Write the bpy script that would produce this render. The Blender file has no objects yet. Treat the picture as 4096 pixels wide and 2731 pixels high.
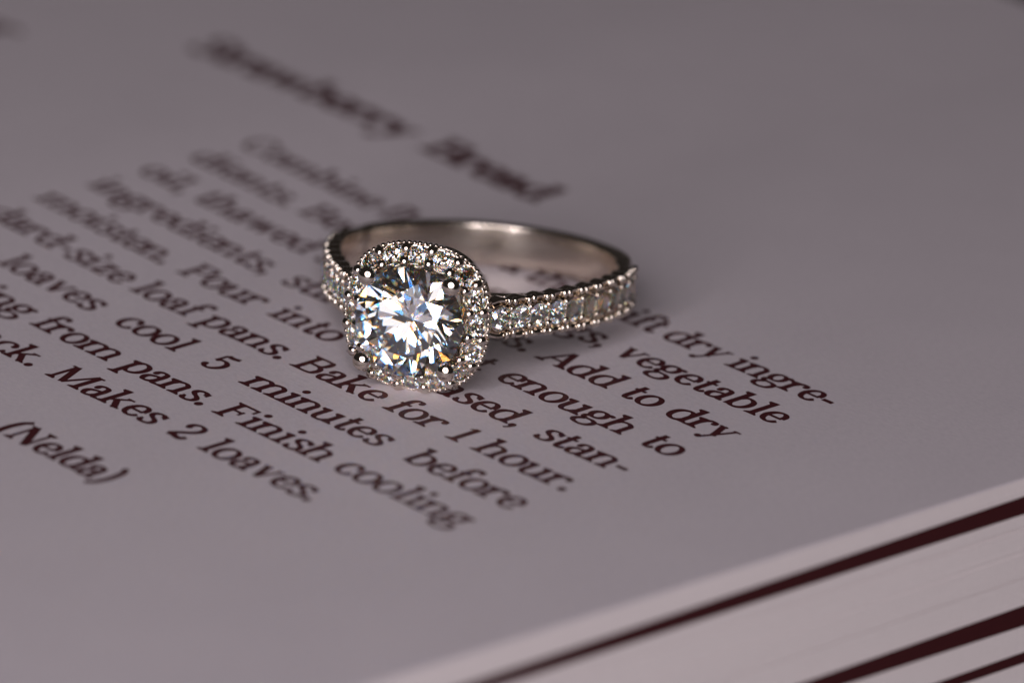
import bpy, bmesh, math, random
from mathutils import Vector, Matrix

# 1 Blender unit = 1 cm (a ring of about 2 cm lying on a book page)
random.seed(11)
S = bpy.context.scene
S.unit_settings.system = 'METRIC'
S.unit_settings.scale_length = 0.01
COL = S.collection
R = math.radians

# ------------------------------------------------------------------ camera
DIST, ELEV, ROLL = 40.0, 0.3791, -0.0421
cam = bpy.data.cameras.new('camera')
cam_ob = bpy.data.objects.new('camera', cam)
COL.objects.link(cam_ob)
fw = Vector((0, math.cos(ELEV), -math.sin(ELEV)))
r0 = Vector((1, 0, 0))
u0 = r0.cross(fw)
cr, sr = math.cos(ROLL), math.sin(ROLL)
rt = cr * r0 - sr * u0
up = sr * r0 + cr * u0
m = Matrix((rt, up, -fw)).transposed().to_4x4()
m.translation = -fw * DIST
cam_ob.matrix_world = m
cam.sensor_width = 36.0
cam.lens = 36.0 * DIST / 6.5536
cam.clip_start, cam.clip_end = 1.0, 500.0
cam.dof.use_dof = True
cam.dof.focus_distance = 39.08
cam.dof.aperture_fstop = cam.lens * 0.001 / (2 * 0.54)
cam.dof.aperture_blades = 0
S.camera = cam_ob

# ------------------------------------------------------------------ world and lamps
w = bpy.data.worlds.new('World')
S.world = w
w.use_nodes = True
bg = w.node_tree.nodes['Background']
bg.inputs[0].default_value = (1.0, 0.86, 0.80, 1)
bg.inputs[1].default_value = 0.02

TARGET = Vector((-0.5, -0.9, 0.4))          # head of the ring


def lamp(name, loc, target, size, power, color, spread=180):
    l = bpy.data.lights.new(name, 'AREA')
    l.shape = 'DISK'
    l.size = size
    l.energy = power
    l.color = color
    l.spread = R(spread)
    o = bpy.data.objects.new(name, l)
    COL.objects.link(o)
    o.location = loc
    o.rotation_euler = (Vector(target) - Vector(loc)).to_track_quat('-Z', 'Y').to_euler()
    return o


# macro ring light in front of the lens: a circle of LEDs round the optical axis
LED_N, LED_R, LED_D, LED_EL, LED_AZ = 26, 16.5, 48.0, R(25), R(-14)
axis = Vector((math.sin(LED_AZ) * math.cos(LED_EL), -math.cos(LED_AZ) * math.cos(LED_EL), math.sin(LED_EL)))
ax1 = axis.cross(Vector((0, 0, 1))).normalized()
ax2 = ax1.cross(axis).normalized()
for i in range(LED_N):
    a = 2 * math.pi * i / LED_N
    p = TARGET + axis * LED_D + LED_R * (math.cos(a) * ax1 + math.sin(a) * ax2)
    lamp('ring_light_led', p, TARGET, 5.4, 705.0, (1.0, 0.915, 0.965))
# added soft fill disc inside the LED circle, lifts the stone's dark facets
lamp('added_fill_disc', TARGET + axis * 52, TARGET, 27.0, 2400.0, (1.0, 0.93, 0.92))

S.view_settings.view_transform = 'Standard'
S.view_settings.look = 'None'
S.view_settings.exposure = 0.0
S.view_settings.gamma = 1.0
S.view_settings.use_curve_mapping = False
cy = S.cycles
cy.max_bounces = 24
cy.transmission_bounces = 20
cy.glossy_bounces = 10
cy.diffuse_bounces = 3
cy.transparent_max_bounces = 8
cy.caustics_reflective = True
cy.caustics_refractive = True
cy.blur_glossy = 0.0
cy.sample_clamp_indirect = 6.0
cy.use_denoising = True
cy.use_adaptive_sampling = False


# ------------------------------------------------------------------ materials
def new_mat(name):
    mt = bpy.data.materials.new(name)
    mt.use_nodes = True
    nt = mt.node_tree
    nt.nodes.clear()
    out = nt.nodes.new('ShaderNodeOutputMaterial')
    return mt, nt, out


def nd(nt, kind, **kw):
    n = nt.nodes.new(kind)
    for k, v in kw.items():
        if k.startswith('i_'):
            n.inputs[k[2:].replace('_', ' ')].default_value = v
        else:
            setattr(n, k, v)
    return n


def paper_mat(name, base, dark):
    mt, nt, out = new_mat(name)
    L = nt.links.new
    bs = nd(nt, 'ShaderNodeBsdfPrincipled')
    bs.inputs['Roughness'].default_value = 0.62
    bs.inputs['Specular IOR Level'].default_value = 0.28
    tc = nd(nt, 'ShaderNodeTexCoord')
    big = nd(nt, 'ShaderNodeTexNoise', i_Scale=1.3, i_Detail=4.0)
    fib = nd(nt, 'ShaderNodeTexNoise', i_Scale=40.0, i_Detail=9.0, i_Roughness=0.88)
    mp = nd(nt, 'ShaderNodeMapping')
    mp.inputs['Scale'].default_value = (0.45, 1.0, 1.0)
    L(tc.outputs['Object'], big.inputs['Vector'])
    L(tc.outputs['Object'], mp.inputs['Vector'])
    L(mp.outputs[0], fib.inputs['Vector'])
    mixf = nd(nt, 'ShaderNodeMath', operation='ADD')
    m1 = nd(nt, 'ShaderNodeMath', operation='MULTIPLY')
    m1.inputs[1].default_value = 0.12
    m2 = nd(nt, 'ShaderNodeMath', operation='MULTIPLY')
    m2.inputs[1].default_value = 0.88
    L(big.outputs['Fac'], m1.inputs[0])
    L(fib.outputs['Fac'], m2.inputs[0])
    L(m1.outputs[0], mixf.inputs[0])
    L(m2.outputs[0], mixf.inputs[1])
    rp = nd(nt, 'ShaderNodeValToRGB')
    rp.color_ramp.elements[0].position = 0.30
    rp.color_ramp.elements[1].position = 0.68
    rp.color_ramp.elements[0].color = (*dark, 1)
    rp.color_ramp.elements[1].color = (*base, 1)
    L(mixf.outputs[0], rp.inputs[0])
    L(rp.outputs[0], bs.inputs['Base Color'])
    bp = nd(nt, 'ShaderNodeBump', i_Strength=0.5, i_Distance=0.006)
    L(fib.outputs['Fac'], bp.inputs['Height'])
    L(bp.outputs[0], bs.inputs['Normal'])
    L(bs.outputs[0], out.inputs[0])
    return mt


M_PAPER = paper_mat('page paper', (0.76, 0.705, 0.74), (0.57, 0.525, 0.565))
M_EDGE_LIT = paper_mat('lit page edge paper', (0.83, 0.765, 0.765), (0.74, 0.68, 0.685))  # paler page paper: brightness of the edges facing the light put into the colour


def ink_mat(name, c0, c1):
    mt, nt, out = new_mat(name)
    L = nt.links.new
    bs = nd(nt, 'ShaderNodeBsdfPrincipled')
    bs.inputs['Roughness'].default_value = 0.5
    bs.inputs['Specular IOR Level'].default_value = 0.35
    tc = nd(nt, 'ShaderNodeTexCoord')
    nz = nd(nt, 'ShaderNodeTexNoise', i_Scale=70.0, i_Detail=4.0)
    L(tc.outputs['Object'], nz.inputs['Vector'])
    rp = nd(nt, 'ShaderNodeValToRGB')
    rp.color_ramp.elements[0].position = 0.3
    rp.color_ramp.elements[1].position = 0.75
    rp.color_ramp.elements[0].color = (*c0, 1)
    rp.color_ramp.elements[1].color = (*c1, 1)
    L(nz.outputs['Fac'], rp.inputs[0])
    L(rp.outputs[0], bs.inputs['Base Color'])
    bp = nd(nt, 'ShaderNodeBump', i_Strength=0.3, i_Distance=0.004)
    L(nz.outputs['Fac'], bp.inputs['Height'])
    L(bp.outputs[0], bs.inputs['Normal'])
    L(bs.outputs[0], out.inputs[0])
    return mt


M_INK = ink_mat('maroon ink', (0.055, 0.010, 0.013), (0.085, 0.017, 0.021))
M_DIV = ink_mat('maroon divider', (0.042, 0.009, 0.011), (0.058, 0.012, 0.014))


def metal_mat(name, col, rough, bump):
    mt, nt, out = new_mat(name)
    L = nt.links.new
    bs = nd(nt, 'ShaderNodeBsdfPrincipled')
    bs.inputs['Metallic'].default_value = 1.0
    bs.inputs['Base Color'].default_value = (*col, 1)
    tc = nd(nt, 'ShaderNodeTexCoord')
    nz = nd(nt, 'ShaderNodeTexNoise', i_Scale=22.0, i_Detail=6.0)
    L(tc.outputs['Object'], nz.inputs['Vector'])
    mr = nd(nt, 'ShaderNodeMapRange')
    mr.inputs['To Min'].default_value = rough * 0.6
    mr.inputs['To Max'].default_value = rough * 1.5
    L(nz.outputs['Fac'], mr.inputs['Value'])
    L(mr.outputs[0], bs.inputs['Roughness'])
    bp = nd(nt, 'ShaderNodeBump', i_Strength=bump, i_Distance=0.002)
    L(nz.outputs['Fac'], bp.inputs['Height'])
    L(bp.outputs[0], bs.inputs['Normal'])
    L(bs.outputs[0], out.inputs[0])
    return mt


M_GOLD = metal_mat('white gold', (0.74, 0.665, 0.58), 0.05, 0.08)
M_GOLD_IN = metal_mat('white gold worn', (0.79, 0.71, 0.62), 0.22, 0.15)


def gem_mat(name, iors):
    """Clear stone with dispersion: the colours part where light enters."""
    mt, nt, out = new_mat(name)
    L = nt.links.new
    gl = []
    for c, i in zip(((0.70, 0.27, 0.04, 1), (0.26, 0.48, 0.22, 1), (0.04, 0.25, 0.74, 1)), iors):
        g = nd(nt, 'ShaderNodeBsdfGlass')
        g.inputs['Color'].default_value = c
        g.inputs['Roughness'].default_value = 0.0
        g.inputs['IOR'].default_value = i
        gl.append(g)
    a1 = nd(nt, 'ShaderNodeAddShader')
    a2 = nd(nt, 'ShaderNodeAddShader')
    L(gl[0].outputs[0], a1.inputs[0])
    L(gl[1].outputs[0], a1.inputs[1])
    L(a1.outputs[0], a2.inputs[0])
    L(gl[2].outputs[0], a2.inputs[1])
    ins = nd(nt, 'ShaderNodeBsdfGlass')
    ins.inputs['Color'].default_value = (0.985, 0.985, 0.99, 1)
    ins.inputs['Roughness'].default_value = 0.0
    ins.inputs['IOR'].default_value = iors[1]
    geo = nd(nt, 'ShaderNodeNewGeometry')
    mx = nd(nt, 'ShaderNodeMixShader')
    L(geo.outputs['Backfacing'], mx.inputs[0])
    L(a2.outputs[0], mx.inputs[1])
    L(ins.outputs[0], mx.inputs[2])
    L(mx.outputs[0], out.inputs[0])
    return mt


M_GEM = gem_mat('clear brilliant stone', (2.122, 2.175, 2.235))
M_MELEE = gem_mat('clear small stone', (2.15, 2.175, 2.205))


def table_mat():
    mt, nt, out = new_mat('dark table wood')
    L = nt.links.new
    bs = nd(nt, 'ShaderNodeBsdfPrincipled')
    bs.inputs['Roughness'].default_value = 0.5
    tc = nd(nt, 'ShaderNodeTexCoord')
    mp = nd(nt, 'ShaderNodeMapping')
    mp.inputs['Scale'].default_value = (0.15, 2.0, 1.0)
    nz = nd(nt, 'ShaderNodeTexNoise', i_Scale=2.0, i_Detail=6.0)
    L(tc.outputs['Object'], mp.inputs[0])
    L(mp.outputs[0], nz.inputs['Vector'])
    rp = nd(nt, 'ShaderNodeValToRGB')
    rp.color_ramp.elements[0].color = (0.015, 0.010, 0.010, 1)
    rp.color_ramp.elements[1].color = (0.045, 0.028, 0.025, 1)
    L(nz.outputs['Fac'], rp.inputs[0])
    L(rp.outputs[0], bs.inputs['Base Color'])
    L(bs.outputs[0], out.inputs[0])
    return mt


M_TABLE = table_mat()


# ------------------------------------------------------------------ object helpers
def mesh_obj(name, verts, faces, mat, parent=None, smooth=False, loc=None):
    me = bpy.data.meshes.new(name)
    me.from_pydata([tuple(v) for v in verts], [], faces)
    me.update()
    if smooth:
        me.polygons.foreach_set('use_smooth', [True] * len(me.polygons))
    if mat:
        me.materials.append(mat)
    return link(name, me, parent, loc)


def link(name, me, parent=None, mw=None):
    o = bpy.data.objects.new(name, me)
    COL.objects.link(o)
    if parent is not None:
        o.parent = parent
    if mw is not None:
        o.matrix_local = mw
    return o


def fix_normals(me):
    bm = bmesh.new()
    bm.from_mesh(me)
    bmesh.ops.recalc_face_normals(bm, faces=bm.faces)
    bm.to_mesh(me)
    bm.free()


# ------------------------------------------------------------------ table and book
# text frame: x along the printed lines, y up the page, z up; turned on the table
PHI, OX, OY = -0.8149, -4.5401, 0.8273
THICK = 2.4
tb = mesh_obj('table_top', [(-60, -60, -THICK - 0.25), (60, -60, -THICK - 0.25), (60, 60, -THICK - 0.25), (-60, 60, -THICK - 0.25)],
              [(0, 1, 2, 3)], M_TABLE)
tb['kind'] = 'structure'

book = bpy.data.objects.new('open_book', None)
COL.objects.link(book)
book.location = (OX, OY, 0)
book.rotation_euler = (0, 0, PHI)
book['label'] = 'open cookbook page with maroon printed recipe under the ring'
book['category'] = 'book'

X_SPINE, Y_BOT, Y_TOP = -9.0, -9.0, 10.41


def fore_edge(y):
    return 7.150 + 0.0398 * y


FAN = 0.30                                   # the leaves fan out towards the back cover
YN = [Y_BOT, -0.6, 4.0, Y_TOP]


def bend(x):
    """the open leaves swell gently towards the spine"""
    t = min(1.0, max(0.0, (2.1 - x) / 2.7))
    return 0.078 * t * t * (3 - 2 * t)


X_COARSE = [X_SPINE, -3.0, -0.6, -0.1, 0.4, 0.9, 1.4, 2.1]
X_FINE = [X_SPINE, -4.0, -0.6] + [-0.6 + 0.1 * i for i in range(1, 28)]


def sheet(name, zt, zb, dx, dy, mat, fine=False):
    """one leaf: zt, zb are heights at the four YN stations"""
    vs, fs = [], []
    xs = X_FINE if fine else X_COARSE
    m_ = len(xs) + 1
    for i, y in enumerate(YN):
        yy = y + (dy if i == len(YN) - 1 else 0)
        xe = fore_edge(y) + dx
        k = max(0.0, 1 + zt[i] / THICK)
        for z in (zt[i], zb[i]):
            vs += [(x, yy, z + bend(x) * k) for x in xs] + [(xe - FAN * z, yy, z)]
    n = len(YN)
    st = 2 * m_
    for i in range(n - 1):
        a, b = st * i, st * (i + 1)
        for j in range(m_ - 1):
            fs.append((a + j, a + j + 1, b + j + 1, b + j))
            fs.append((a + m_ + j, b + m_ + j, b + m_ + j + 1, a + m_ + j + 1))
        fs.append((a, b, b + m_, a + m_))
        fs.append((a + m_ - 1, a + 2 * m_ - 1, b + 2 * m_ - 1, b + m_ - 1))
    for e in (0, st * (n - 1)):
        for j in range(m_ - 1):
            fs.append((e + j, e + j + 1, e + m_ + j + 1, e + m_ + j))
    o = mesh_obj(name, vs, fs, mat, book)
    fix_normals(o.data)
    return o


SURF = [
    [0.0, 0.0, 0.0, 0.0],                    # top of the open page
    [-0.290, -0.168, -0.100, -0.050],        # divider 1 top
    [-0.365, -0.252, -0.222, -0.200],        # divider 1 bottom
    [-0.960, -0.887, -0.825, -0.790],        # divider 2 top
    [-1.020, -0.950, -0.972, -1.000],        # divider 2 bottom
    [-1.230, -1.185, -1.137, -1.110],        # divider 3 top
    [-1.275, -1.245, -1.214, -1.190],        # divider 3 bottom
    [-THICK, -THICK, -THICK, -THICK],
]
SURF = [[z / 1.16 for z in r_] for r_ in SURF[:-1]] + [SURF[-1]]
CLUMPS = [(0, 1, 10), (2, 3, 48), (4, 5, 11), (6, 7, 60)]
top_page = None
for a, b, n in CLUMPS:
    drift = 0.0
    for k in range(n):
        t0, t1 = k / n, (k + 0.93) / n
        zt = [SURF[a][i] + (SURF[b][i] - SURF[a][i]) * t0 for i in range(4)]
        zb = [SURF[a][i] + (SURF[b][i] - SURF[a][i]) * t1 for i in range(4)]
        drift = 0.85 * drift + random.uniform(-0.0015, 0.0015)
        dx = 0.0 if (a == 0 and k == 0) else drift + random.uniform(-0.0015, 0.0015)
        if a == 0:
            dx -= 0.035 * (1 - k / 9) ** 2
        if a == 2 and k in (6, 7, 19, 20, 33):
            dx -= 0.009
        o = sheet('page', zt, zb, dx, random.uniform(-0.01, 0.01), M_PAPER if (a == 0 and k == 0) else M_EDGE_LIT, a == 0 and k == 0)
        if top_page is None:
            top_page = o
            o['label'] = 'topmost page, printed with the recipe in maroon'
for a, b in ((1, 2), (3, 4), (5, 6)):
    o = sheet('divider_leaf', [z - 0.001 for z in SURF[a]], [z + 0.001 for z in SURF[b]], 0.0, 0.0, M_DIV)
    o['label'] = 'dark maroon divider leaf between the page blocks'
# back cover board
o = mesh_obj('cover', [(X_SPINE, Y_BOT - .3, -THICK - .004), (8.4, Y_BOT - .3, -THICK - .004), (8.4, Y_TOP + .3, -THICK - .004), (X_SPINE, Y_TOP + .3, -THICK - .004),
                       (X_SPINE, Y_BOT - .3, -THICK - .24), (8.4, Y_BOT - .3, -THICK - .24), (8.4, Y_TOP + .3, -THICK - .24), (X_SPINE, Y_TOP + .3, -THICK - .24)],
             [(0, 1, 2, 3), (7, 6, 5, 4), (0, 4, 5, 1), (1, 5, 6, 2), (2, 6, 7, 3), (3, 7, 4, 0)], M_DIV, book)

# ------------------------------------------------------------------ type: a wide roman book face drawn with a pen
XH = 0.176                                   # x-height in cm
UNIT = XH / 500.0


class Pen:
    def __init__(self, stem, thin):
        self.S, self.T = stem, thin
        self.polys = []                      # list of (verts2d, faces)

    def width(self, dx, dy):
        l = math.hypot(dx, dy) or 1
        return self.T + (self.S - self.T) * abs(dy / l) ** 1.25

    def stroke(self, pts, closed=False, w=None, n=7):
        """smooth stroke through pts, width from direction"""
        P = []
        k = len(pts)
        if k == 2 and not closed:
            P = [pts[0], pts[1]]
        else:
            rng = range(k) if closed else range(k - 1)
            for i in rng:
                p0 = pts[(i - 1) % k] if (closed or i > 0) else (2 * pts[0][0] - pts[1][0], 2 * pts[0][1] - pts[1][1])
                p1, p2 = pts[i], pts[(i + 1) % k]
                p3 = pts[(i + 2) % k] if (closed or i + 2 < k) else (2 * p2[0] - p1[0], 2 * p2[1] - p1[1])
                for j in range(n):
                    t = j / n
                    P.append(tuple(0.5 * (2 * p1[c] + (p2[c] - p0[c]) * t + (2 * p0[c] - 5 * p1[c] + 4 * p2[c] - p3[c]) * t * t
                                          + (3 * p1[c] - p0[c] - 3 * p2[c] + p3[c]) * t ** 3) for c in (0, 1)))
            if not closed:
                P.append(pts[-1])
        V, F = [], []
        m_ = len(P)
        for i in range(m_):
            a = P[(i - 1) % m_] if (closed or i > 0) else P[0]
            b = P[(i + 1) % m_] if (closed or i < m_ - 1) else P[-1]
            dx, dy = b[0] - a[0], b[1] - a[1]
            l = math.hypot(dx, dy) or 1
            h = (w if w else self.width(dx, dy)) / 2
            V += [(P[i][0] - dy / l * h, P[i][1] + dx / l * h), (P[i][0] + dy / l * h, P[i][1] - dx / l * h)]
        for i in range(m_ if closed else m_ - 1):
            j = (i + 1) % m_
            F.append((2 * i + 1, 2 * j + 1, 2 * j, 2 * i))
        self.polys.append((V, F))

    def oval(self, cx, cy, rx, ry):
        self.stroke([(cx + rx * math.cos(a), cy + ry * math.sin(a)) for a in [2 * math.pi * i / 12 for i in range(12)]], True, n=4)

    def dot(self, cx, cy, r):
        V = [(cx + r * math.cos(a), cy + r * math.sin(a)) for a in [2 * math.pi * i / 14 for i in range(14)]]
        self.polys.append((V, [tuple(range(14))]))

    def box(self, x0, y0, x1, y1):
        self.polys.append(([(x0, y0), (x1, y0), (x1, y1), (x0, y1)], [(0, 1, 2, 3)]))

    def quad(self, *p):
        self.polys.append((list(p), [tuple(range(len(p)))]))

    def foot(self, x, y=0, l=75, r=75):
        t = self.T * 0.85
        h = self.S / 2
        self.quad((x - h - l, y), (x + h + r, y), (x + h + r, y + t * .7), (x + h, y + t * 1.7), (x - h, y + t * 1.7), (x - h - l, y + t * .7))

    def head(self, x, y, l=80, r=0):
        """flag serif at the top of a stem"""
        h = self.S / 2
        t = self.T
        self.quad((x - h - l, y - t * 1.15), (x - h, y - t * 1.9), (x + h, y - t * 1.7), (x + h, y), (x - h * .4, y - t * .05), (x - h - l, y - t * .35))
        if r:
            self.cap(x, y, 0, r)

    def cap(self, x, y, l=75, r=75):
        t = self.T * 0.85
        h = self.S / 2
        self.quad((x - h - l, y - t * .7), (x - h, y - t * 1.7), (x + h, y - t * 1.7), (x + h + r, y - t * .7), (x + h + r, y), (x - h - l, y))

    def stem(self, x, y0, y1):
        self.box(x - self.S / 2, y0, x + self.S / 2, y1)

    def arch(self, x0, x1, y=492, foot=True, start=330):
        self.stroke([(x0 + 10, start), (x0 + 60, 430), (x0 + (x1 - x0) * .62, y - 22), (x1 - 8, 400), (x1, 280), (x1, 120), (x1, 4)])
        if foot:
            self.foot(x1)


def glyph(c, p):
    """draws c, returns advance"""
    T, Sx = p.T, p.S
    A = 735
    if c == 'a':
        p.stroke([(95, 372), (130, 450), (215, 482), (310, 450), (345, 350), (345, 200), (348, 90), (385, 28), (465, 38)])
        p.stroke([(340, 292), (215, 268), (105, 218), (72, 128), (120, 30), (200, 12), (290, 50), (342, 130)])
        p.dot(108, 372, Sx * .52)
        return 485
    if c in 'bh':
        p.stem(112, 0, A - 8)
        p.head(112, A)
        if c == 'h':
            p.foot(112)
            p.arch(112, 445)
            return 585
        p.stroke([(118, 360), (190, 460), (300, 478), (425, 400), (462, 245), (420, 95), (300, 14), (190, 30), (115, 110)])
        return 540
    if c == 'c':
        p.stroke([(388, 385), (330, 455), (245, 480), (120, 410), (68, 250), (120, 85), (245, 14), (350, 50), (412, 130)])
        p.dot(372, 375, Sx * .56)
        return 452
    if c == 'd':
        p.stem(428, 30, A - 8)
        p.head(428, A)
        p.foot(428, 0, -20, 85)
        p.stem(428, 0, 60)
        p.stroke([(425, 350), (360, 455), (255, 480), (120, 405), (72, 245), (120, 85), (245, 14), (350, 40), (425, 130)])
        return 555
    if c == 'e':
        p.stroke([(60, 258), (410, 258)], w=T * 1.05)
        p.stroke([(400, 262), (392, 380), (330, 460), (240, 482), (125, 415), (68, 250), (120, 85), (245, 14), (350, 45), (418, 125)])
        return 458
    if c == 'f':
        p.stem(150, 0, 590)
        p.foot(150, 0, 75, 95)
        p.stroke([(150, 560), (168, 660), (230, 725), (310, 722), (352, 672)])
        p.dot(338, 668, Sx * .48)
        p.box(40, 490 - T * 1.05, 300, 490)
        return 335
    if c == 'g':
        p.oval(222, 335, 148, 148)
        p.stroke([(330, 430), (390, 470), (452, 462)], w=T * 1.2)
        p.dot(450, 452, Sx * .40)
        p.stroke([(140, 210), (80, 150), (95, 88), (190, 62), (330, 58), (430, 5), (435, -90), (370, -175), (235, -212), (95, -180), (45, -95), (95, -10), (170, 45)])
        return 500
    if c == 'i':
        p.stem(148, 0, 484)
        p.head(148, 492)
        p.foot(148)
        p.dot(142, 668, Sx * .62)
        return 298
    if c == 'j':
        p.stem(150, -60, 484)
        p.head(150, 492)
        p.stroke([(150, -40), (135, -150), (60, -205), (-30, -165)])
        p.dot(142, 668, Sx * .62)
        return 290
    if c == 'k':
        p.stem(112, 0, A - 8)
        p.head(112, A)
        p.foot(112)
        p.stroke([(130, 195), (430, 470)], w=T * 1.15)
        p.stroke([(240, 300), (480, 10)], w=Sx)
        p.box(335, 492 - T * .8, 520, 492)
        p.box(370, 0, 570, T * .8)
        return 570
    if c == 'l':
        p.stem(148, 0, A - 8)
        p.head(148, A)
        p.foot(148)
        return 292
    if c in 'mn':
        p.stem(112, 0, 484)
        p.head(112, 492)
        p.foot(112)
        p.arch(112, 440)
        if c == 'n':
            return 582
        p.arch(440, 768)
        return 905
    if c == 'o':
        p.oval(250, 247, 188, 234)
        return 502
    if c == 'p':
        p.stem(118, -215, 484)
        p.head(118, 492)
        p.foot(118, -215)
        p.stroke([(122, 365), (195, 462), (305, 478), (430, 400), (468, 245), (425, 90), (305, 14), (195, 30), (122, 115)])
        return 552
    if c == 'r':
        p.stem(112, 0, 484)
        p.head(112, 492)
        p.foot(112, 0, 75, 100)
        p.stroke([(120, 310), (170, 420), (250, 478), (335, 470), (380, 430)])
        p.dot(358, 420, Sx * .55)
        return 432
    if c == 's':
        p.stroke([(350, 400), (290, 470), (200, 483), (110, 440), (95, 355), (170, 285), (275, 235), (350, 165), (340, 65), (240, 12), (135, 22), (62, 110)])
        p.box(338, 345, 338 + T, 490)
        p.box(42, 8, 42 + T, 150)
        return 420
    if c == 't':
        p.stroke([(150, 640), (148, 480), (148, 250), (152, 100), (195, 22), (265, 22), (330, 90)])
        p.box(35, 490 - T * 1.05, 300, 490)
        return 338
    if c == 'u':
        p.stem(105, 180, 484)
        p.head(105, 492)
        p.stroke([(105, 220), (108, 110), (165, 28), (260, 14), (365, 60), (430, 150)])
        p.stem(440, 0, 484)
        p.head(440, 492)
        p.foot(440, 0, -20, 85)
        return 585
    if c in 'vy':
        p.stroke([(95, 488), (268, 4)], w=Sx)
        e = (252, 4) if c == 'v' else (142, -180)
        p.stroke([(430, 488), e], w=T * 1.15)
        p.box(15, 492 - T * .8, 205, 492)
        p.box(345, 492 - T * .8, 515, 492)
        if c == 'y':
            p.stroke([(150, -165), (120, -200), (70, -195)], w=T * 1.2)
            p.dot(85, -165, Sx * .52)
        return 520
    if c == 'w':
        for q in (0, 270):
            p.stroke([(95 + q, 488), (235 + q, 4)], w=Sx)
            p.stroke([(370 + q, 488), (225 + q, 4)], w=T * 1.15)
        p.box(15, 492 - T * .8, 205, 492)
        p.box(560, 492 - T * .8, 725, 492)
        return 740
    if c == 'x':
        p.stroke([(95, 488), (410, 4)], w=Sx)
        p.stroke([(400, 488), (95, 4)], w=T * 1.15)
        for x in (20, 320):
            p.box(x, 0, x + 180, T * .8)
            p.box(x, 492 - T * .8, x + 170, 492)
        return 525
    if c == 'z':
        p.box(60, 492 - T * 1.1, 410, 492)
        p.box(45, 0, 420, T * 1.1)
        p.stroke([(355, 470), (95, 22)], w=Sx)
        p.box(60, 340, 60 + T, 492)
        p.box(420 - T, 0, 420, 155)
        return 462
    if c == 'A':
        p.stroke([(75, 4), (335, 700)], w=T * 1.2)
        p.stroke([(340, 700), (600, 4)], w=Sx * 1.08)
        p.box(160, 215, 520, 215 + T)
        p.foot(75, 0, 50, 60)
        p.foot(600, 0, 90, 70)
        return 690
    if c in 'BPRDFELIT':
        C = 695
        if c == 'T':
            p.stem(320, 0, C)
            p.foot(320, 0, 95, 95)
            p.box(40, C - T, 600, C)
            p.box(40, C - 190, 40 + T, C)
            p.box(600 - T, C - 190, 600, C)
            return 645
        p.stem(130, 0, C)
        p.cap(130, C, 85, 40)
        p.foot(130, 0, 85, 40 if c in 'BDEL' else 90)
        if c == 'I':
            p.cap(130, C)
            p.foot(130)
            return 280
        if c in 'BPR':
            yb = 365 if c == 'B' else 320
            p.stroke([(130, C - T / 2), (330, C - T / 2), (445, C - 50), (478, (C + yb) / 2), (440, yb + 40), (320, yb), (130, yb)])
            if c == 'B':
                p.stroke([(130, 365), (350, 365), (490, 305), (530, 185), (485, 65), (350, T / 2), (130, T / 2)])
                return 625
            if c == 'R':
                p.stroke([(300, 330), (430, 180), (520, 30), (640, 20)], w=Sx)
                return 690
            return 560
        if c == 'D':
            p.stroke([(130, C - T / 2), (340, C - T / 2), (540, 580), (600, 350), (540, 110), (340, T / 2), (130, T / 2)])
            return 700
        if c == 'L':
            p.box(130, 0, 540, T)
            p.box(540 - T, 0, 540, 210)
            return 575
        p.box(130, C - T, 545, C)
        p.box(545 - T, C - 190, 545, C)
        p.box(130, 340, 420, 340 + T)
        p.box(420 - T, 265, 420, 440)
        if c == 'E':
            p.box(130, 0, 570, T)
            p.box(570 - T, 0, 570, 200)
        return 600
    if c == 'C':
        p.stroke([(585, 520), (500, 650), (370, 690), (170, 590), (85, 350), (170, 105), (370, 8), (500, 55), (610, 180)])
        p.box(575, 460, 575 + T, 695)
        return 680
    if c == 'M':
        C = 695
        p.stroke([(150, 0), (150, C)], w=T * 1.3)
        p.stem(790, 0, C)
        p.stroke([(165, C), (455, 30)], w=Sx * 1.05)
        p.stroke([(760, C), (455, 30)], w=T * 1.2)
        p.foot(150, 0, 50, 50)
        p.foot(790)
        p.box(40, C - T * .8, 210, C)
        p.box(735, C - T * .8, 905, C)
        return 950
    if c == 'N':
        C = 695
        p.stroke([(150, 0), (150, C)], w=T * 1.3)
        p.stroke([(630, 0), (630, C)], w=T * 1.3)
        p.stroke([(150, C - 10), (625, 12)], w=Sx * 1.1)
        p.foot(150, 0, 50, 50)
        p.cap(630, C, 50, 50)
        p.box(35, C - T * .8, 200, C)
        return 770
    if c == 'S':
        p.stroke([(455, 560), (380, 660), (260, 690), (130, 640), (105, 520), (190, 425), (340, 350), (455, 255), (455, 120), (350, 22), (210, 12), (65, 150)])
        p.box(440, 480, 440 + T, 700)
        p.box(50, 5, 50 + T, 220)
        return 540
    if c == '1':
        p.stem(250, 0, 690)
        p.foot(250, 0, 100, 100)
        p.quad((110, 580), (250, 640), (298, 695), (240, 695), (110, 625))
        return 470
    if c == '2':
        p.stroke([(85, 520), (110, 630), (230, 690), (370, 640), (410, 510), (340, 370), (200, 220), (75, 50)])
        p.stroke([(70, 48), (180, 70), (300, 40), (400, 50), (450, 150)], w=Sx * .95)
        p.dot(110, 510, Sx * .55)
        return 500
    if c == '5':
        p.stroke([(110, 660), (250, 640), (400, 680)], w=Sx * .85)
        p.stroke([(110, 660), (95, 360)], w=T * 1.2)
        p.stroke([(95, 370), (180, 430), (300, 430), (410, 340), (420, 190), (330, 50), (200, 12), (80, 90)])
        p.dot(95, 110, Sx * .55)
        return 500
    if c == '.':
        p.dot(115, 55, Sx * .66)
        return 232
    if c == ',':
        p.dot(115, 55, Sx * .62)
        p.stroke([(150, 50), (130, -50), (70, -125)], w=T)
        return 232
    if c == '-':
        p.box(40, 215, 290, 215 + T * 1.5)
        return 330
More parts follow.
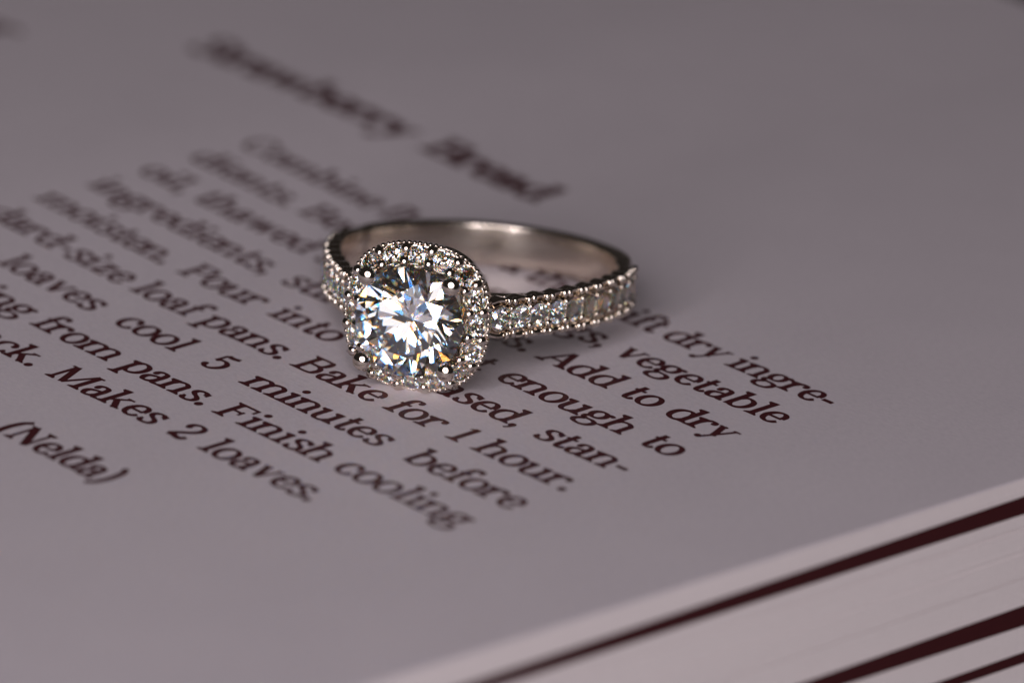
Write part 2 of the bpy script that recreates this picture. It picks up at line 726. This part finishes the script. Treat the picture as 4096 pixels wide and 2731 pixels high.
    if c == '(':
        p.stroke([(250, 760), (130, 600), (85, 300), (130, 0), (250, -160)])
        return 290
    if c == ')':
        p.stroke([(40, 760), (160, 600), (205, 300), (160, 0), (40, -160)])
        return 290
    return 250


Z_INK = 0.0016


def set_line(text, y, x0, x1=None, scale=1.0, stem=130, thin=68, track=0, label=None):
    """one printed line as one mesh; justified to x1 when given"""
    words = text.split(' ')
    u = UNIT * scale
    ux = u * 1.035
    sets = []
    for wd in words:
        x, gl = 0.0, []
        for ch in wd:
            p = Pen(stem, thin)
            adv = glyph(ch, p) + track
            gl.append((x, p.polys))
            x += adv
        sets.append((x, gl))
    total = sum(s[0] for s in sets) * ux
    gap = 270 * u
    sq = 1.0
    if x1 is not None:
        room = x1 - x0
        if len(words) > 1:
            gap = (room - total) / (len(words) - 1)
            if gap < 200 * u:                # squeeze letters a little when the line is full
                sq = (room - 200 * u * (len(words) - 1)) / total
                gap = 200 * u
        else:
            sq = room / total
    cx, layer = x0, 0
    for tot, gl in sets:
        V, F = [], []
        for gx, polys in gl:
            jit = random.uniform(-6, 6)
            for pv, pf in polys:
                b = len(V)
                z = Z_INK + 0.00003 * (layer % 9)
                layer += 1
                V += [(cx + (gx + a) * ux * sq, y + (c_ + jit * .5) * u, z + bend(cx + (gx + a) * ux * sq)) for a, c_ in pv]
                F += [tuple(b + i for i in f) for f in pf]
        cx += tot * ux * sq + gap
        o = mesh_obj('lettering', V, F, M_INK, top_page)
        bm = bmesh.new()
        bm.from_mesh(o.data)
        for f in bm.faces:
            f.normal_update()
            if f.normal.z < 0:
                f.normal_flip()
        bm.to_mesh(o.data)
        bm.free()
        if label:
            o['label'] = label


W_COL, PITCH = 5.7187, 0.4441
LINES = [
    (8, 'Combine flour and then sift dry ingre-', 1),
    (7, 'dients. Beat together eggs, vegetable', 1),
    (6, 'oil, thawed strawberries. Add to dry', 1),
    (5, 'ingredients, stirring just enough to', 1),
    (4, 'moisten. Pour into 2 greased, stan-', 1),
    (3, 'dard-size loaf pans. Bake for 1 hour.', 1),
    (2, 'Let loaves cool 5 minutes before', 1),
    (1, 'removing from pans. Finish cooling', 1),
]
for k, tx, j in LINES:
    set_line(tx, k * PITCH, 0.0, W_COL)
set_line('on rack. Makes 2 loaves.', 0.0, 0.90, 4.90)
set_line('(Nelda)', -0.815, 2.87, 3.93, stem=150, thin=66, label='contributor name in bold type')
set_line('Strawberry', 4.55, -1.76, 0.55, scale=1.36, stem=182, thin=86, label='first word of the bold recipe title')
set_line('Bread', 4.57, 0.75, 1.92, scale=1.36, stem=182, thin=86, label='second word of the bold recipe title')
set_line('flour', 3.60, -3.72, -2.68, scale=1.3, stem=140, thin=60)

# ------------------------------------------------------------------ the ring (millimetres, ring centre at the origin)
MM = 0.1
YAW, TILT, PSI = 0.2781, 0.1419, 0.0139
H = Vector((-math.sin(YAW) * math.cos(TILT), -math.cos(YAW) * math.cos(TILT), math.sin(TILT)))
X0 = Vector((math.cos(YAW), -math.sin(YAW), 0))
A0 = H.cross(X0)
XA = math.cos(PSI) * X0 + math.sin(PSI) * A0
YA = -math.sin(PSI) * X0 + math.cos(PSI) * A0
rm = Matrix((XA, YA, H)).transposed().to_4x4()
rm.translation = Vector((-0.2449, 0.4131, 0.2858))
ring = bpy.data.objects.new('engagement_ring', None)
COL.objects.link(ring)
ring.matrix_world = rm
ring['label'] = 'white gold halo ring with round brilliant stone lying on the page'
ring['category'] = 'ring'

ZH = 12.80                                   # plane of the halo rim above the ring centre
RO, RI, HW = 10.04, 9.0, 1.42


def v3(x, y, z):
    return (x * MM, y * MM, z * MM)


def loft(name, rings, mat, parent, closed_u=True, closed_v=True, smooth=True, caps=False):
    n, k = len(rings), len(rings[0])
    vs = [v3(*p) for r_ in rings for p in r_]
    fs = []
    for i in range(n if closed_u else n - 1):
        j = (i + 1) % n
        for a in range(k if closed_v else k - 1):
            b = (a + 1) % k
            fs.append((i * k + a, i * k + b, j * k + b, j * k + a))
    if caps and not closed_u:
        fs.append(tuple(range(k)))
        fs.append(tuple((n - 1) * k + a for a in range(k)))
    o = mesh_obj(name, vs, fs, mat, parent, smooth)
    fix_normals(o.data)
    return o


def section(hw, t, bev=0.22, n=4, dish=0.0):
    """rounded rectangle, (across, outwards) with outwards from -t to 0"""
    pts = []
    for cx, cyy, a0 in ((hw - bev, -bev, 0), (-hw + bev, -bev, 90), (-hw + bev, -t + bev, 180), (hw - bev, -t + bev, 270)):
        for i in range(n + 1):
            a = R(a0 + 90 * i / n)
            pts.append((cx + bev * math.cos(a), cyy + bev * math.sin(a)))
    return pts


# finger band: full circle, slimmer under the head
rings = []
for i in range(160):
    th = 2 * math.pi * i / 160
    d = abs((math.degrees(th) + 180) % 360 - 180)
    f = min(1, max(0, (d - 88) / 30))
    f = f * f * (3 - 2 * f)
    ro = 9.55 + (RO - 9.55) * f + 0.15 * math.exp(-((d - 126) / 11) ** 2)
    hw = 1.05 + (HW - 1.05) * f
    sec = section(hw, ro - RI, 0.24)
    rings.append([((ro + q) * math.sin(th), a, (ro + q) * math.cos(th)) for a, q in sec])
band = loft('band', rings, M_GOLD_IN, ring)


# round brilliant, 57 facets, girdle radius 1, girdle top at z = 0
def brilliant():
    Rg, hg = 1.0, 0.045
    tr, ca, pa = 0.60, R(34.5), R(40.9)
    hc = (Rg - tr) * math.tan(ca)
    c22 = math.cos(R(22.5))
    V, F = [], []

    def add(r_, az, z):
        V.append((r_ * math.cos(R(az)), r_ * math.sin(R(az)), z))
        return len(V) - 1
    T = [add(tr, 45 * k, hc) for k in range(8)]
    sr_ = tr * c22 + 0.52 * (Rg - tr * c22)
    Sx = [add(sr_, 45 * k + 22.5, hc - (sr_ * c22 - tr) * math.tan(ca)) for k in range(8)]
    NG = 4                                   # girdle points per 22.5 degrees
    G = [add(Rg, 22.5 * k / NG, 0.0) for k in range(16 * NG)]
    G2 = [add(Rg, 22.5 * k / NG, -hg) for k in range(16 * NG)]
    lr = 0.24
    hp = Rg * math.tan(pa)
    Lp = [add(lr, 45 * k + 22.5, -hg - (Rg - lr * c22) * math.tan(pa)) for k in range(8)]
    Cu = add(0, 0, -hg - hp)
    F.append(tuple(T))
    n = len(G)
    for k in range(8):
        k1 = (k + 1) % 8
        F.append((T[k], Sx[k], T[k1]))
        F.append((T[k], Sx[k - 1], G[2 * NG * k], Sx[k]))
        F.append((Cu, Lp[k], G2[2 * NG * k], Lp[k - 1]))
        a = 2 * NG * k
        F.append(tuple([Sx[k]] + [G[(a + i) % n] for i in range(NG + 1)]))
        F.append(tuple([Sx[k]] + [G[(a + NG + i) % n] for i in range(NG + 1)]))
        F.append(tuple([Lp[k]] + [G2[(a + NG - i) % n] for i in range(NG + 1)]))
        F.append(tuple([Lp[k]] + [G2[(a + 2 * NG - i) % n] for i in range(NG + 1)]))
    for i in range(n):
        j = (i + 1) % n
        F.append((G[i], G2[i], G2[j], G[j]))
    # curve the girdle line a little so each girdle facet stays plane
    Vn = [Vector(v) for v in V]
    for k in range(16):
        s_ = Sx[k // 2]
        a, b = Vn[G[(k * NG) % n]], Vn[G[((k + 1) * NG) % n]]
        nn = (a - Vn[s_]).cross(b - Vn[s_])
        l_ = Lp[k // 2]
        a2, b2 = Vn[G2[(k * NG) % n]], Vn[G2[((k + 1) * NG) % n]]
        n2 = (a2 - Vn[l_]).cross(b2 - Vn[l_])
        for i in range(1, NG):
            g = G[k * NG + i]
            x, y = V[g][0], V[g][1]
            V[g] = (x, y, a.z - (nn.x * (x - a.x) + nn.y * (y - a.y)) / nn.z)
            g = G2[k * NG + i]
            V[g] = (x, y, a2.z - (n2.x * (x - a2.x) + n2.y * (y - a2.y)) / n2.z)
    me = bpy.data.meshes.new('brilliant')
    me.from_pydata(V, [], F)
    fix_normals(me)
    me.materials.append(M_GEM)
    return me


GEM = brilliant()


MELEE = GEM.copy()                           # the small stones share the cut
MELEE.name = 'small_brilliant'
MELEE.materials.clear()
MELEE.materials.append(M_MELEE)


def seat_mesh():
    """drilled seat round a small stone: cone below, narrow rim at the girdle"""
    prof = [(0.02, -1.00), (0.5, -0.55), (1.02, -0.12), (1.035, 0.0), (1.06, 0.045), (1.12, 0.05), (1.18, -0.02), (1.20, -0.2), (1.18, -0.5)]
    V, F = [], []
    for r_, z in prof:
        V += [(r_ * math.cos(2 * math.pi * i / 36), r_ * math.sin(2 * math.pi * i / 36), z) for i in range(36)]
    for p_ in range(len(prof) - 1):
        for i in range(36):
            j = (i + 1) % 36
            F.append((p_ * 36 + i, p_ * 36 + j, p_ * 36 + 36 + j, p_ * 36 + 36 + i))
    me = bpy.data.meshes.new('seat')
    me.from_pydata(V, [], F)
    fix_normals(me)
    me.polygons.foreach_set('use_smooth', [True] * len(me.polygons))
    me.materials.append(M_GOLD)
    return me


SEAT = seat_mesh()


def ball(sub):
    me = bpy.data.meshes.new('bead')
    bm = bmesh.new()
    bmesh.ops.create_icosphere(bm, subdivisions=sub, radius=1.0)
    bm.to_mesh(me)
    bm.free()
    me.polygons.foreach_set('use_smooth', [True] * len(me.polygons))
    me.materials.append(M_GOLD)
    return me


BALL3, BALL2 = ball(4), ball(3)


def frame(pos, normal, along, scale, spin=0.0):
    """local matrix: z = normal, x about along"""
    z = Vector(normal).normalized()
    x = (Vector(along) - z * Vector(along).dot(z)).normalized()
    y = z.cross(x)
    m_ = Matrix((x, y, z)).transposed().to_4x4()
    if not hasattr(scale, '__len__'):
        scale = (scale,) * 3
    m_ = m_ @ Matrix.Rotation(spin, 4, 'Z') @ Matrix.Diagonal((*[s * MM for s in scale], 1))
    m_.translation = Vector(v3(*pos))
    return m_


# ---- centre stone
STONE_R, Z_GIRDLE = 3.50, ZH + 2.02
center = link('center_stone', GEM, ring, frame((0, 0, Z_GIRDLE), (0, 0, 1), (1, 0, 0), STONE_R, R(9)))
center['label'] = 'large round brilliant-cut clear stone in four prongs'

# ---- halo
NC = 400
EXP = 2.5


def cushion(half, t):
    c_, s_ = math.cos(t), math.sin(t)
    return (half * math.copysign(abs(c_) ** (2 / EXP), c_), half * math.copysign(abs(s_) ** (2 / EXP), s_))


def even(half, n, phase=0.0):
    """n points evenly spaced along the cushion outline, first one at a corner"""
    M = 2880
    pts = [cushion(half, R(45) + 2 * math.pi * i / M) for i in range(M + 1)]
    cum = [0.0]
    for i in range(M):
        cum.append(cum[-1] + math.dist(pts[i], pts[i + 1]))
    out, i = [], 0
    for k in range(n):
        s_ = cum[-1] * ((k + phase) % n) / n
        i = 0
        lo, hi = 0, M
        while hi - lo > 1:
            md = (lo + hi) // 2
            if cum[md] <= s_:
                lo = md
            else:
                hi = md
        f = (s_ - cum[lo]) / (cum[hi] - cum[lo])
        x = pts[lo][0] * (1 - f) + pts[hi][0] * f
        y = pts[lo][1] * (1 - f) + pts[hi][1] * f
        a, b = pts[(lo - 6) % M], pts[(lo + 7) % M]
        tx, ty = b[0] - a[0], b[1] - a[1]
        l = math.hypot(tx, ty)
        out.append((x, y, ty / l, -tx / l, tx / l, ty / l))      # point, outward normal, tangent
    return out


base = even(4.05, 224)
prof = [(-0.58, -0.55), (-0.62, 0.2), (-0.60, 0.88), (-0.54, 0.94), (-0.46, 0.90), (-0.34, 0.50), (-0.16, 0.02), (0.10, -0.10), (0.28, 0.12),
        (0.40, 0.40), (0.50, 0.46), (0.60, 0.36), (0.66, 0.22), (0.66, 0.02), (0.60, -0.10), (0.54, -0.30), (0.55, -0.72), (0.42, -0.90), (-0.30, -0.92), (-0.50, -0.80)]
rings = [[(x + nx * a, y + ny * a, ZH + b) for a, b in prof] for x, y, nx, ny, tx, ty in base]
halo = loft('halo', rings, M_GOLD, ring)
hal_n = (0.52, 0.854)                        # outward and upward share of the halo face's normal
for k, (x, y, nx, ny, tx, ty) in enumerate(even(4.05, 16)):
    nrm = (nx * hal_n[0], ny * hal_n[0], hal_n[1])
    
    link('seat', SEAT, halo, frame((x - nx * 0.02, y - ny * 0.02, ZH + 0.72), nrm, (tx, ty, 0), 0.71))
    link('halo_stone', MELEE, halo, frame((x - nx * 0.02, y - ny * 0.02, ZH + 0.72), nrm, (tx, ty, 0), 0.71, random.uniform(0, 6)))
for k, (x, y, nx, ny, tx, ty) in enumerate(even(4.05, 16, 0.5)):
    nrm = (nx * hal_n[0], ny * hal_n[0], hal_n[1])
    for d, z, r_ in ((-0.37, 1.10, 0.35), (0.38, 0.76, 0.35)):
        j = random.uniform(-0.04, 0.04)
        link('bead', BALL3, halo, frame((x + nx * d + tx * j, y + ny * d + ty * j, ZH + z), nrm, (tx, ty, 0), (r_, r_ * random.uniform(.95, 1.1), r_ * 0.85)))
for k, (x, y, nx, ny, tx, ty) in enumerate(even(4.66, 88, 0.3)):
    r_ = 0.165 * random.uniform(0.9, 1.08)
    link('milgrain_bead', BALL2, halo, frame((x, y, ZH + 0.24 + random.uniform(-.02, .02)), (nx, ny, 1), (tx, ty, 0), (r_ * .95, r_, r_)))

# ---- prongs with round tips
for sx, sy in ((-1, 1), (1, 1), (1, -1), (-1, -1)):
    rings = []
    P0 = Vector((sx * 2.62, sy * 2.62, ZH - 2.4))
    P1 = Vector((sx * 2.72, sy * 2.72, ZH + 2.28))
    ax = (P1 - P0).normalized()
    e1 = ax.cross(Vector((sy, -sx, 0))).normalized()
    e2 = ax.cross(e1)
    prof = [(0.0, 0.36), (0.5, 0.40), (0.9, 0.44), (0.955, 0.46)]
    stn = [(P0 + (P1 - P0) * t, r_) for t, r_ in prof]
    rr = 0.60
    ctr = P1 + ax * 0.28
    for a in range(-40, 90, 8):
        stn.append((ctr + ax * rr * 0.66 * math.sin(R(a)), rr * math.cos(R(a))))
    stn.append((ctr + ax * rr * 0.66, 0.004))
    for c_, r_ in stn:
        rings.append([tuple(c_ + e1 * r_ * math.cos(2 * math.pi * i / 28) + e2 * r_ * math.sin(2 * math.pi * i / 28)) for i in range(28)])
    loft('prong', rings, M_GOLD, ring, closed_u=False)

# ---- gallery that carries the head
rings = []
for half, z in ((2.0, 9.1), (2.35, 9.9), (2.9, 10.9), (3.5, 11.7), (3.75, 11.98)):
    rings.append([(*cushion(half, 2 * math.pi * i / 96), z) for i in range(96)])
for half, z in ((3.2, 11.98), (2.9, 11.5), (2.4, 10.8), (1.9, 9.9), (1.6, 9.1)):
    rings.append([(*cushion(half, 2 * math.pi * i / 96), z) for i in range(96)])
loft('gallery', rings, M_GOLD, ring)

# ---- shoulders: raised shanks set with a row of stones
PATH = [(3.55, 12.0), (4.6, 10.95), (5.9, 9.35), (7.2, 7.35), (8.45, 5.05), (9.33, 2.75), (9.80, 0.6), (9.90, -1.2), (9.74, -2.6), (9.38, -3.6)]


def spline(pts, n=40):
    out = []
    k = len(pts)
    for i in range(k - 1):
        p0 = pts[i - 1] if i else (2 * pts[0][0] - pts[1][0], 2 * pts[0][1] - pts[1][1])
        p1, p2 = pts[i], pts[i + 1]
        p3 = pts[i + 2] if i + 2 < k else (2 * p2[0] - p1[0], 2 * p2[1] - p1[1])
        for j in range(n):
            t = j / n
            out.append(tuple(0.5 * (2 * p1[c] + (p2[c] - p0[c]) * t + (2 * p0[c] - 5 * p1[c] + 4 * p2[c] - p3[c]) * t * t
                                    + (3 * p1[c] - p0[c] - 3 * p2[c] + p3[c]) * t ** 3) for c in (0, 1)))
    out.append(pts[-1])
    return out


def build_shoulder(sg):
    pp = spline(PATH)
    cum = [0]
    for a, b in zip(pp, pp[1:]):
        cum.append(cum[-1] + math.dist(a, b))
    total = cum[-1]

    def at(s_):
        i = max(0, min(len(pp) - 2, next((k for k in range(len(cum) - 1) if cum[k + 1] >= s_), len(pp) - 2)))
        f = (s_ - cum[i]) / (cum[i + 1] - cum[i])
        a, b = pp[i], pp[i + 1]
        i0, i1 = max(0, i - 8), min(len(pp) - 1, i + 9)
        tx, tz = pp[i1][0] - pp[i0][0], pp[i1][1] - pp[i0][1]
        l = math.hypot(tx, tz)
        return (a[0] + (b[0] - a[0]) * f, a[1] + (b[1] - a[1]) * f, tx / l, tz / l)
    rings = []
    N = 240
    for k in range(N + 1):
        s_ = total * k / N
        x, z, tx, tz = at(s_)
        nx, nz = -tz, tx                     # outward
        if nx * x + nz * z < 0:
            nx, nz = -nx, -nz
        u_ = k / N
        hw = 1.24 + 0.15 * min(1, u_ * 1.6) + (0.065 * math.cos(2 * math.pi * (s_ - 1.75) / 1.52) if u_ < 0.88 else 0)
        th = 0.92
        drop = 0.0 if u_ < 0.86 else (u_ - 0.86) / 0.14 * 0.35
        sec = section(hw, th, 0.16)
        top = [(hw - 0.30, -0.05), (hw - 0.48, -0.30), (0.34, -0.62), (-0.34, -0.62), (-hw + 0.48, -0.30), (-hw + 0.30, -0.05)]
        sec = sec[:5] + top + sec[5:]
        rings.append([(sg * (x + nx * (b - drop)), a, z + nz * (b - drop)) for a, b in sec])
    sh = loft('shoulder', rings, M_GOLD, ring, closed_u=False, caps=True)
    sh['label'] = 'raised shank set with one row of small stones'
    pitch = 1.52
    s_ = 1.75
    while s_ < total - 1.3:
        x, z, tx, tz = at(s_)
        nx, nz = -tz, tx
        if nx * x + nz * z < 0:
            nx, nz = -nx, -nz
        link('seat', SEAT, sh, frame((sg * (x + nx * 0.04), 0, z + nz * 0.04), (sg * nx, 0, nz), (0, 1, 0), 0.72))
        link('accent_stone', MELEE, sh, frame((sg * (x + nx * 0.04), 0, z + nz * 0.04), (sg * nx + random.uniform(-.05, .05), random.uniform(-.05, .05), nz), (0, 1, 0), 0.72, random.uniform(0, 6)))
        for dq in (0.5 - 0.15, 0.5 + 0.15):
            x2, z2, tx2, tz2 = at(s_ + pitch * dq)
            n2x, n2z = -tz2, tx2
            if n2x * x2 + n2z * z2 < 0:
                n2x, n2z = -n2x, -n2z
            for sy in (-1, 1):
                yy = sy * (1.05 + 0.12 * min(1, s_ / 8))
                jt = random.uniform(-.05, .05)
                link('bead', BALL2, sh, frame((sg * (x2 + n2x * 0.02 + tx2 * jt), yy + random.uniform(-.05, .05), z2 + n2z * 0.06), (sg * n2x, sy * 0.45, n2z), (sg * tx2, 0, tz2),
                                             (0.195 * random.uniform(.85, 1.12), 0.30 * random.uniform(.85, 1.1), 0.24)))
        # one small bead each side between stones, nearer the middle
        x2, z2, tx2, tz2 = at(s_ + pitch * 0.5)
        n2x, n2z = -tz2, tx2
        if n2x * x2 + n2z * z2 < 0:
            n2x, n2z = -n2x, -n2z
        for sy in (-1, 1):
            link('bead', BALL2, sh, frame((sg * (x2 + n2x * 0.05), sy * 0.60, z2 + n2z * 0.05), (sg * n2x, 0, n2z), (sg * tx2, 0, tz2), 0.23))
        s_ += pitch
    return sh


for sg in (1, -1):
    build_shoulder(sg)
